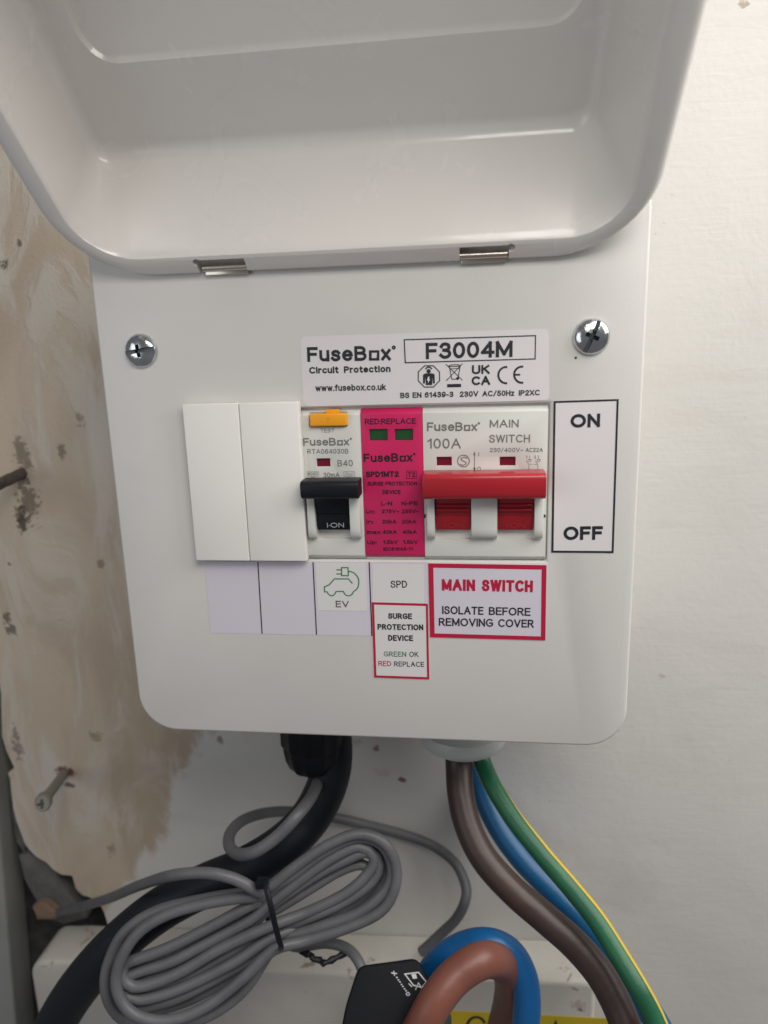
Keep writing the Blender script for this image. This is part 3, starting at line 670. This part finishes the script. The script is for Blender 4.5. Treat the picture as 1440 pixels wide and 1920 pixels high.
# lilac way strip
st = sticker('way_strip', [(383, 1053), (803, 1054), (803, 1140), (697.5, 1140), (697.5, 1192.5), (395.5, 1187)], M['lilac'], .08, 'blank lilac strip with thin dark dividing lines')
obj('divider_lines', join(*[stroke([a, b_], .36, .13) for a, b_ in (((483.4, 1054), (491.4, 1188.4)), ((586.8, 1054), (593.4, 1190.2)), ((692.2, 1054), (697.2, 1192.4)))]), M['ink'], st)
ev = sticker('vehicle_label', [(591.6, 1056.3), (685.6, 1056), (688.6, 1145.6), (596, 1144.6)], M['sticker'], .14, 'small white label with a green car and plug drawing')
def zz(p): return (560 + p[0] / 5.538, 1040 + p[1] / 5.538)
Z = .19; w = .36
car = [stroke([zz(p) for p in ((445, 135), (512, 135), (516, 218), (446, 218))], w, Z, True), stroke([zz(p) for p in ((392, 158), (444, 158))], w, Z), stroke([zz(p) for p in ((392, 200), (444, 200))], w, Z),
       stroke([zz(p) for p in ((516, 172), (545, 177), (575, 190), (605, 220), (622, 255), (625, 290), (618, 335), (600, 362), (570, 383), (560, 404), (540, 422), (518, 428), (495, 422), (478, 408), (463, 381), (388, 383), (376, 408), (360, 422), (343, 427), (322, 421), (306, 406), (296, 386), (269, 386), (267, 335), (318, 312), (372, 251), (518, 252), (558, 299))], w, Z)]
obj('drawing', join(*car), M['greenink'], ev)
obj('lettering', text('EV', 630, 1138.6, 654.4, 1138.6, 12, Z), M['ink'], ev)
sd = sticker('module_label', [(698.2, 1058), (794.4, 1059.4), (795.2, 1135), (699, 1134)], M['sticker'], .14, 'small white SPD label')
obj('lettering', text('SPD', 732.8, 1102, 763.6, 1102, 13.4, Z), M['ink'], sd)
sg = sticker('surge_label', [(696.9, 1129), (802.3, 1131.7), (805, 1273.8), (701.7, 1270.2)], M['sticker'], .2, 'narrow white surge protection label framed in crimson')
Z = .25
obj('frame', ring([(696.9, 1129), (802.3, 1131.7), (805, 1273.8), (701.7, 1270.2)], [(701.4, 1133.6), (798.4, 1136.2), (800.8, 1269.6), (705.8, 1266.4)], Z), M['crimson'], sg)
obj('lettering', join(text('SURGE', 728, 1160.2, 772.6, 1160.8, 10.6, Z, .025), text('PROTECTION', 708, 1180.6, 793.8, 1181.8, 10.8, Z, .025), text('DEVICE', 728, 1201.4, 774.6, 1202, 10.8, Z, .025), text('OK', 767.6, 1231.4, 784.4, 1231.6, 9.4, Z), text('REPLACE', 739.2, 1249.4, 795.4, 1250.4, 9.4, Z)), M['ink'], sg)
obj('lettering', text('GREEN', 719.8, 1230.8, 761.8, 1231.4, 9.4, Z), M['greenink'], sg)
obj('lettering', text('RED', 709.8, 1248.6, 733.8, 1249, 9.4, Z), M['crimson'], sg)
mo = [(802.2, 1055.9), (1025.3, 1059.3), (1023, 1201.3), (805.8, 1195.3)]; mi_ = [(812.5, 1064.4), (1015.6, 1068), (1014.2, 1193.3), (814.9, 1187.6)]
mn = sticker('main_switch_label', mo, M['lilac'], .14, 'wide label reading MAIN SWITCH framed in crimson', .5)
obj('frame', ring([(802.7, 1056.3), (1024.8, 1059.7), (1022.5, 1200.8), (806.3, 1194.9)], mi_, .19), M['crimson'], mn)
obj('lettering', join(text('MAIN', 828.4, 1107.2, 890.8, 1108.4, 21.6, .19, .03), text('SWITCH', 903.4, 1108.6, 999, 1110.4, 22, .19, .03)), M['crimson'], mn)
obj('lettering', join(text('ISOLATE', 829, 1151.2, 906.4, 1152.8, 15, .19, .01), text('BEFORE', 916.6, 1153, 994.4, 1154.8, 15, .19, .01), text('REMOVING', 822.8, 1173.4, 924.4, 1175.4, 15, .19, .01), text('COVER', 934, 1175.6, 1000.8, 1177, 15, .19, .01)), M['ink'], mn)

# ---- cover screws
def cover_screw(px, py, rot, name='cover_screw'):
    c = at(px, py, 1.5); r = 5.0; h = 2.5; prof = [(0.001, h)]
    n = 56; V, Fc = [], []
    rings = [(r * math.sin(math.radians(a)) * .98, h * (math.cos(math.radians(a)) ** .8)) for a in (12, 24, 36, 46, 56, 64, 72, 79, 85)] + [(r, .1), (r, -.6)]
    V.append(Vector((c.x, c.y, h)))
    for (rr, z_) in rings:
        for k in range(n): V.append(Vector((c.x + rr * math.cos(6.28318 * k / n), c.y + rr * math.sin(6.28318 * k / n), z_)))
    Fc += [[0, 1 + k, 1 + (k + 1) % n] for k in range(n)]
    for i in range(len(rings) - 1):
        for k in range(n): Fc.append([1 + i * n + k, 1 + (i + 1) * n + k, 1 + (i + 1) * n + (k + 1) % n, 1 + i * n + (k + 1) % n])
    Fc.append([1 + (len(rings) - 1) * n + k for k in range(n)][::-1])
    def rb(lx, ly, z0, z1, a, tp=1.0):
        u = Vector((math.cos(a), math.sin(a), 0)); v = Vector((-u.y, u.x, 0)); cc = Vector((c.x, c.y, 0))
        l = [cc + u * (sx * lx) + v * (sy * ly) for sx, sy in ((-1, -1), (1, -1), (1, 1), (-1, 1))]
        l0 = [cc + u * (sx * lx * tp) + v * (sy * ly * tp) for sx, sy in ((-1, -1), (1, -1), (1, 1), (-1, 1))]
        return [Vector((p.x, p.y, z0)) for p in l0] + [Vector((p.x, p.y, z1)) for p in l], [[3, 2, 1, 0], [4, 5, 6, 7]] + [[i, (i + 1) % 4, 4 + (i + 1) % 4, 4 + i] for i in range(4)]
    a = math.radians(rot)
    mb = cut((V, Fc), [rb(4.5, .58, h - 1.5, 5, a), rb(.72, 2.4, .15, 5, a, .6), rb(2.4, .72, .15, 5, a, .6)])
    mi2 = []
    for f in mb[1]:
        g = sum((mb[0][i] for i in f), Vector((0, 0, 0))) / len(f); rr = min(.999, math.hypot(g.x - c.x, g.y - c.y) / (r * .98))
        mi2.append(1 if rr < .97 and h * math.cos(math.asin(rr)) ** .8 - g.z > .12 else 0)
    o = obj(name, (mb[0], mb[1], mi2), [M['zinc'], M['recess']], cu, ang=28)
    return o
cover_screw(261, 658, 8); cover_screw(1110, 631, 66)
obj('paint_fleck', disc(1079.5, 671, .35, .05, 7), M['ink'], plate)

# ---- lid (open) ---------------------------------------------------
AL = math.radians(43); U = Vector((0, math.sin(AL), math.cos(AL))); Wv = Vector((0, math.cos(AL), -math.sin(AL))); O = Vector((0, 68.6, 1.0))
def LP(x, u, w_): return O + Vector((x, 0, 0)) + U * u + Wv * w_
def lring(x0_, x1_, u0_, u1_, r, w_, slope=0.0):
    n = 14; pts = rrect(x0_, x1_, u0_, u1_, r, n); return [LP(p[0], p[1], w_ + slope * (p[1] - 45)) for p in pts]
LN = 142
rings = []
def add(*a): rings.append(lring(*a))
# outside skin, from the back of the pan round the lip to the inside
add(-80, 66, 10, LN - 8, 16, 34, .2); add(-84, 69, 5, LN - 3, 18, 32, .16); add(-86.4, 70.8, 1.5, LN, 22, 24); add(-87.4, 71.8, .2, LN + .6, 25, 4.5)
for k in range(1, 6):
    a = math.radians(90 * k / 5); i_ = 3.0 * (1 - math.cos(a)); add(-87.4 + i_, 71.8 - i_, .2 + i_ * .8, LN + .6 - i_, 25 - i_, 3.8 * (1 - math.sin(a)))
add(-81.9, 66.2, 6.4, LN - 5, 17, 0); add(-80.9, 65.2, 7.3, LN - 6, 15.5, .2); add(-80.3, 64.2, 8.0, LN - 6.6, 14.2, 1.0); add(-80.0, 63.5, 8.6, LN - 7, 13, 2.2)
xl, xr, ud, wdp = -79.2, 57.6, 19.6, 23.8
add(xl, xr, ud, LN - 11, 6.2, wdp)
# rounded foot of the pan wall
for k in range(1, 7):
    a = math.radians(90 * k / 6); q_ = 3.6
    add(xl + q_ * (1 - math.cos(a)), xr - q_ * (1 - math.cos(a)) * .9, ud + 2.4 * math.sin(a) * .5 + q_ * (1 - math.cos(a)), LN - 11 - q_ * (1 - math.cos(a)), 6.2 - 2.6 * (1 - math.cos(a)), wdp + 3.6 * math.sin(a))
# inner panel, then a round-cornered field, its slope shaped to look lighter
add(-71.6, 53.7, 42.6, LN - 26, 9, 27.4); add(-69.6, 51.9, 44.8, LN - 26.6, 8.4, 27.5, .03); add(-69, 51.4, 45.6, LN - 27.2, 7.8, 28.0, .19); add(-68, 50.6, 46.6, LN - 28.4, 7.0, 28.1, .21)
n = len(rings[0]); V = [v for r_ in rings for v in r_]; Fc = []
for i in range(len(rings) - 1):
    for k in range(n): Fc.append([i * n + k, i * n + (k + 1) % n, (i + 1) * n + (k + 1) % n, (i + 1) * n + k])
Fc += [list(range(n))[::-1], [(len(rings) - 1) * n + k for k in range(n)]]
# hinge slots through the lip
def slot(pxa, pxb, hole):
    xa_, xb_ = at(pxa, 500, 1).x, at(pxb, 500, 1).x
    def bx(x0_, x1_, u0_, u1_, w0_, w1_):
        V_ = [LP(x_, u_, w_) for x_ in (x0_, x1_) for u_ in (u0_, u1_) for w_ in (w0_, w1_)]
        return V_, [[0, 1, 3, 2], [4, 6, 7, 5], [0, 4, 5, 1], [2, 3, 7, 6], [0, 2, 6, 4], [1, 5, 7, 3]]
    hx = at(hole, 500, 1).x; cyl = []
    m_ = 16; V_ = [LP(hx + 1.15 * math.cos(6.28318 * k / m_), 5.3 + 1.25 * math.sin(6.28318 * k / m_), w_) for w_ in (-3, 3) for k in range(m_)]
    F_ = [list(range(m_)), [m_ + k for k in range(m_)][::-1]] + [[k, (k + 1) % m_, m_ + (k + 1) % m_, m_ + k] for k in range(m_)]
    return [bx(xa_, xb_, -.6, 6.1, -3, 3.2), (V_, F_)]
lm = cut((V, Fc), slot(376, 467, 379) + slot(862, 953, 956))
lid = obj('lid', lm, M['lid'], cu, ang=24)
for (a_, b_, ym, yb3) in ((381, 466, 499, 511), (862, 951, 476, 488)):
    xa_, xb_ = at(a_, 500, 2).x, at(b_, 500, 2).x; yy = at((a_ + b_) / 2, ym + 2, 2.2).y
    obj('hinge_pin', tube([Vector((xa_ + (xb_ - xa_) * k / 6, yy, 2.2)) for k in range(7)], .95, seg=14, raw=True), M['pin'], lid)
    obj('hinge_leaf', bevel(prism([(xa_ + .3, yy - 1.9), (xb_ - .3, yy - 1.9), (xb_ - .3, yy), (xa_ + .3, yy)], .3, 1.5), .2, 2), M['pin'], lid)

# ---- glands under the box
gx, gz = 22.2, -39.0
wg = obj('white_gland', lathe_y(gx, gz, [(8, -70), (12.8, -70), (12.6, -89), (13.4, -90.2), (15.8, -91), (16.5, -92.4), (16.5, -94.4), (15.8, -96.4), (13.6, -98.0), (11, -98.4), (10.4, -97.4), (10, -92)], 56), M['gland'], cu, ang=40)
wg['label'] = 'pale grey gland with a flared rim where the thick conductors enter'
bx_, bz_ = -35.2, -38.0
bg_ = obj('black_gland', lathe_y(bx_, bz_, [(6, -72), (12.4, -72), (12.4, -98), (12.0, -99), (11.6, -99.4), (11.6, -101), (11.0, -105), (9.6, -108.6), (8.2, -110), (5.2, -110.6), (4.8, -109)], 96, ribs=12, amp=.5), M['black'], cu, ang=40)
bg_['label'] = 'black ribbed dome gland where the grey lead enters'

# ================================================================== CABLES
kb = obj('supply_cable', cable([(618, 1340, 76), (622, 1385, 76), (622, 1430, 76), (610, 1480, 76), (580, 1535, 76), (530, 1585, 77), (460, 1628, 77), (380, 1662, 77), (300, 1705, 78), (225, 1765, 78), (160, 1835, 77), (110, 1910, 76), (78, 1990, 76)], 7.9, seg=24), M['blackcable'])
tag(kb, 'thick black cable curving from the box down to the lower left corner', 'cable')
# grey lead: out of the black gland, round a loop, behind the black cable and off to the right
gl = obj('sensor_lead', cable([(596, 1400, 21.1), (600, 1450, 21.2), (586, 1490, 22.3), (556, 1530, 23.4), (520, 1568, 23.4), (480, 1596, 23.4), (448, 1602, 22.9), (430, 1586, 22.1), (433, 1560, 21.2), (458, 1537, 20.2), (500, 1524, 19.4), (550, 1522, 18.7), (610, 1530, 18.4), (680, 1545, 18.2), (750, 1563, 18.3), (810, 1585, 18.5), (853, 1618, 18.9), (873, 1660, 19.2), (872, 1690, 19.4), (856, 1722, 19.3), (828, 1750, 19.1), (790, 1785, 18.9)], 2.2, seg=14), M['greycable'])
tag(gl, 'thin grey lead leaving the black gland in a small loop, then arching to the right', 'cable')
# coiled grey lead: turn after turn, left end then right end, pinched by a tie
C1 = [((940, 632), (850, 642), (720, 665), (600, 702), (505, 760), (445, 840), (418, 930), (432, 1003), (480, 1058), (560, 1083), (650, 1073), (760, 1020), (880, 925), (985, 828)),
      ((1100, 795), (1250, 748), (1370, 690), (1420, 610), (1425, 520), (1380, 440), (1290, 410), (1180, 450), (1060, 530), (960, 606)),
      ((880, 622), (760, 640), (570, 685), (450, 762), (395, 860), (378, 940), (392, 1015), (440, 1075), (520, 1108), (640, 1102), (780, 1050), (890, 960), (992, 812)),
      ((1100, 768), (1230, 715), (1340, 650), (1392, 560), (1385, 485), (1320, 438), (1215, 468), (1110, 550), (968, 640)),
      ((900, 668), (750, 748), (600, 822), (500, 858), (452, 880), (440, 925), (480, 960), (560, 945), (660, 902), (800, 820), (972, 742)),
      ((1110, 690), (1250, 620), (1330, 545), (1345, 490), (1290, 455), (1190, 500), (1080, 578), (972, 660)),
      ((900, 720), (760, 795), (620, 868), (500, 906), (450, 932), (450, 985), (500, 1006), (590, 988), (700, 945), (850, 868), (982, 782)),
      ((1120, 730), (1250, 675), (1330, 610), (1350, 555), (1300, 520), (1220, 545), (1120, 605), (975, 690)),
      ((900, 695), (760, 770), (610, 845), (500, 884), (446, 902), (436, 955), (470, 985), (570, 968), (690, 920), (820, 842), (975, 762)),
      ((1110, 712), (1250, 648), (1342, 578), (1364, 520), (1322, 476), (1210, 520), (1100, 582), (974, 672)),
      ((900, 740), (760, 815), (630, 895), (510, 940), (455, 965), (455, 1012), (520, 1032), (640, 1000), (770, 935), (880, 872), (988, 795)),
      ((1130, 752), (1290, 694), (1388, 612), (1412, 530), (1372, 448), (1282, 424), (1172, 472), (1070, 548), (965, 625)),
      ((900, 760), (780, 830), (640, 915), (520, 962), (462, 990), (470, 1035), (540, 1050), (700, 1000), (850, 912), (992, 806))]
D1 = [251, 254, 258, 260, 253.5, 256, 255, 260, 258.5, 257, 257.5, 256, 262]
coil = []
for seg_, d_ in zip(C1, D1):
    nseg = len(seg_)
    for k, p in enumerate(seg_):
        dd = d_ + random.uniform(-.5, .5) + (p[0] < 940) * (1 - abs(2 * k / nseg - 1)) * -1.5
        coil.append((p[0] / 1.92, 1350 + p[1] / 1.92, dd))
start = [(112, 1712, 352), (138, 1703, 338), (162, 1697, 322), (205, 1684, 296), (262, 1660, 268), (325, 1641, 250), (390, 1637, 246), (440, 1648, 246), (470, 1664, 247)]
end = [(560, 1775, 266), (610, 1768, 270), (648, 1777, 268), (672, 1802, 262), (690, 1850, 258)]
path = [atd(*p) for p in start] + [atd(*p) for p in coil] + [atd(*p) for p in end]
cg = obj('coiled_lead', tube(path, 1.98, seg=12, step=2.2), M['greycable'])
tag(cg, 'thin grey lead coiled into a long bundle in front of the black cable', 'cable')
# cable ties
tie = [(492, 1655, 246), (497, 1660, 243), (503, 1680, 241), (509, 1705, 240), (516, 1735, 241), (523, 1762, 243), (527, 1776, 246)]
back = [(523, 1782, 262), (512, 1770, 278), (498, 1700, 282), (488, 1662, 270), (487, 1656, 256)]
T = [atd(*p) for p in tie + back]
tt = thing('cable_tie', 'narrow black tie pinching the middle of the coiled grey lead', 'cable tie', T[3])
obj('strap', tube(spline(T, 1.5, True) + [T[0]], 1.0, seg=10, raw=True, flat=.6), M['black'], tt)
obj('lock_head', bevel(([T[0] + v for v in box(-2.0, 2.0, -1.4, 1.4, -1.6, 1.8)[0]], box(-2.0, 2.0, -1.4, 1.4, -1.6, 1.8)[1]), .4), M['black'], tt)
t2 = obj('twisted_tie', tube([atd(*p) for p in ((548, 1774, 268), (562, 1778, 267), (570, 1788, 265), (582, 1790, 265), (588, 1798, 264), (600, 1800, 264), (606, 1806, 264), (622, 1800, 265), (640, 1791, 267), (650, 1787, 268))], 1.15, seg=8, rfun=lambda t: 1 + .25 * math.sin(t * 50)), M['black'])
tag(t2, 'short crooked black tie tail lying below the coiled lead', 'cable tie')

# conductors out of the white gland
bc = obj('brown_conductor', cable([(858, 1380, 50), (860, 1430, 50), (864, 1490, 51), (878, 1550, 52), (908, 1610, 53), (960, 1668, 54), (1020, 1720, 55), (1075, 1768, 56), (1122, 1822, 57), (1155, 1880, 58), (1178, 1940, 59), (1190, 2000, 59)], 5.05, seg=22), M['brown'])
tag(bc, 'thick dark brown conductor running from the white gland to the lower right', 'conductor')
b2 = obj('blue_conductor', cable([(893, 1380, 42), (897, 1430, 42), (908, 1490, 43), (935, 1550, 44), (980, 1612, 45), (1040, 1672, 46), (1098, 1728, 47), (1145, 1785, 47.5), (1186, 1850, 48), (1229, 1915, 49), (1255, 1965, 49), (1275, 2010, 49)], 4.95, seg=20), M['blue'])
tag(b2, 'thick blue conductor between the dark brown and the green ones', 'conductor')
gc = obj('earth_conductor', cable([(890, 1380, 33), (903, 1425, 33), (925, 1475, 34), (965, 1538, 35), (1015, 1600, 36), (1070, 1664, 37), (1118, 1724, 38), (1160, 1790, 39), (1196, 1850, 40), (1225, 1905, 40.5), (1246, 1960, 41), (1262, 2010, 41)], 3.35, seg=24, stripes=(2, 13, 14), twist=.80), [M['green'], M['yellow']])
tag(gc, 'green and yellow striped earth conductor on the right of the bunch', 'conductor')
b3 = obj('blue_conductor', cable([(1120, 1780, 36), (1160, 1830, 37), (1200, 1872, 38), (1232, 1900, 39), (1256, 1930, 40), (1285, 1990, 41)], 4.2, seg=16), M['blue']) if False else None

# looped pair through the clamp
bl = obj('blue_loop', cable([(765, 1905, 48), (790, 1850, 49), (822, 1805, 50), (868, 1775, 51), (915, 1768, 52), (955, 1785, 52), (980, 1825, 52), (988, 1875, 52), (985, 1930, 52), (978, 1995, 52)], 4.9, seg=22), M['blue2'])
tag(bl, 'bright blue conductor looping up behind the light brown one at the bottom', 'conductor')
b4 = obj('brown_loop', cable([(745, 2010, 64), (785, 1935, 65), (815, 1880, 65), (855, 1830, 64), (905, 1800, 63), (942, 1808, 60), (956, 1840, 58), (952, 1885, 56), (938, 1940, 55), (925, 2000, 54)], 5.6, seg=24), M['brown2'])
tag(b4, 'light reddish brown conductor looping over the black clamp at the bottom', 'conductor')

# black current clamp
cc = thing('current_clamp', 'black plastic current clamp with white print at the bottom', 'clamp', atd(730, 1900, 246))
cc_c = atd(730, 1860, 240); nrm = -ray(730, 1860).normalized(); ux = Vector((1, 0, 0)); ux = (ux - nrm * ux.dot(nrm)).normalized(); uy = nrm.cross(ux)
def onp(px, py, h_=0.0):   # point of the sight line on the clamp's own tilted face, as (x, y) of that face
    c_ = cc_c + nrm * h_; d = ray(px, py); t = nrm.dot(c_ - CAM) / nrm.dot(d); p = CAM + d * t - c_; return (p.dot(ux), p.dot(uy))
def toface(mb, h_=0.0):
    return ([cc_c + ux * v[0] + uy * v[1] + nrm * (v[2] + h_) for v in mb[0]], mb[1])
def soft(pts, r0):
    out = []; nn = len(pts); P = [Vector((p[0], p[1])) for p in pts]
    for i in range(nn):
        a, b_, c = P[i - 1], P[i], P[(i + 1) % nn]; r = min(r0, (a - b_).length * .4, (c - b_).length * .4)
        u = (a - b_).normalized() * r; v = (c - b_).normalized() * r
        for k in range(6):
            t = k / 5; q_ = (b_ + u) * (1 - t) ** 2 + b_ * (2 * t * (1 - t)) + (b_ + v) * t * t; out.append((q_.x, q_.y))
    return out
cb = obj('body', toface(bevel(prism(soft([onp(*p) for p in ((622, 2020), (648, 1885), (672, 1811), (783, 1796), (804, 1836), (832, 1885), (860, 2020))], 2.6), -22, 0), 1.0, 3, 50)), M['clamp'], cc)
def zk(p): return onp(600 + p[0] / 3.13, 1720 + p[1] / 3.13)
def ks(pts, w, cl=False): return stroke([zk(p) for p in pts], w, .05, cl, True)
obj('printed_mark', toface(join(ks(((498, 333), (578, 323), (624, 380), (598, 412), (548, 398)), .38, True), ks(((560, 425), (578, 385), (598, 418)), .3), ([Vector((*zk(p), .06)) for p in ((535, 335), (562, 331), (570, 358), (546, 362))], [[0, 1, 2, 3]]), ks(((520, 388), (540, 408)), .3),
     ks(((418, 326), (452, 330)), .3), ks(((432, 314), (438, 344)), .3), *[ks(((446 + i * 9, 352 + i * 13 + (i % 2) * 3), (456 + i * 9, 354 + i * 13)), .34) for i in range(7)],
     ks([(516 + 11 * math.cos(a), 450 + 9 * math.sin(a)) for a in (0, 1, 2, 3, 4, 5)], .26, True))), M['whiteink'], cb)
obj('latch', toface(bevel(prism(soft([onp(*p) for p in ((800, 1915), (838, 1888), (846, 1905), (846, 1935), (800, 1970))], 1.5), -4, 2.0), .7, 2)), M['black'], cc)

# yellow label on the board
yl = obj('warning_label', from_bm(to_bm(prism([(at(*p, -51.8).x, at(*p, -51.8).y) for p in ((842, 1895), (1162, 1911), (1166, 2010), (842, 2010))], -51.99, -51.85))), M['yellowlabel'])
tag(yl, 'yellow label on the board behind the looped conductors', 'label')
obj('lettering', join(stroke(arcpts(893, 1925, 17, 18, 20, 200, 12), 1.3, -51.8), stroke([(1035, 1935), (1042, 1916), (1049, 1935)], 1.2, -51.8)), M['ink'], yl)
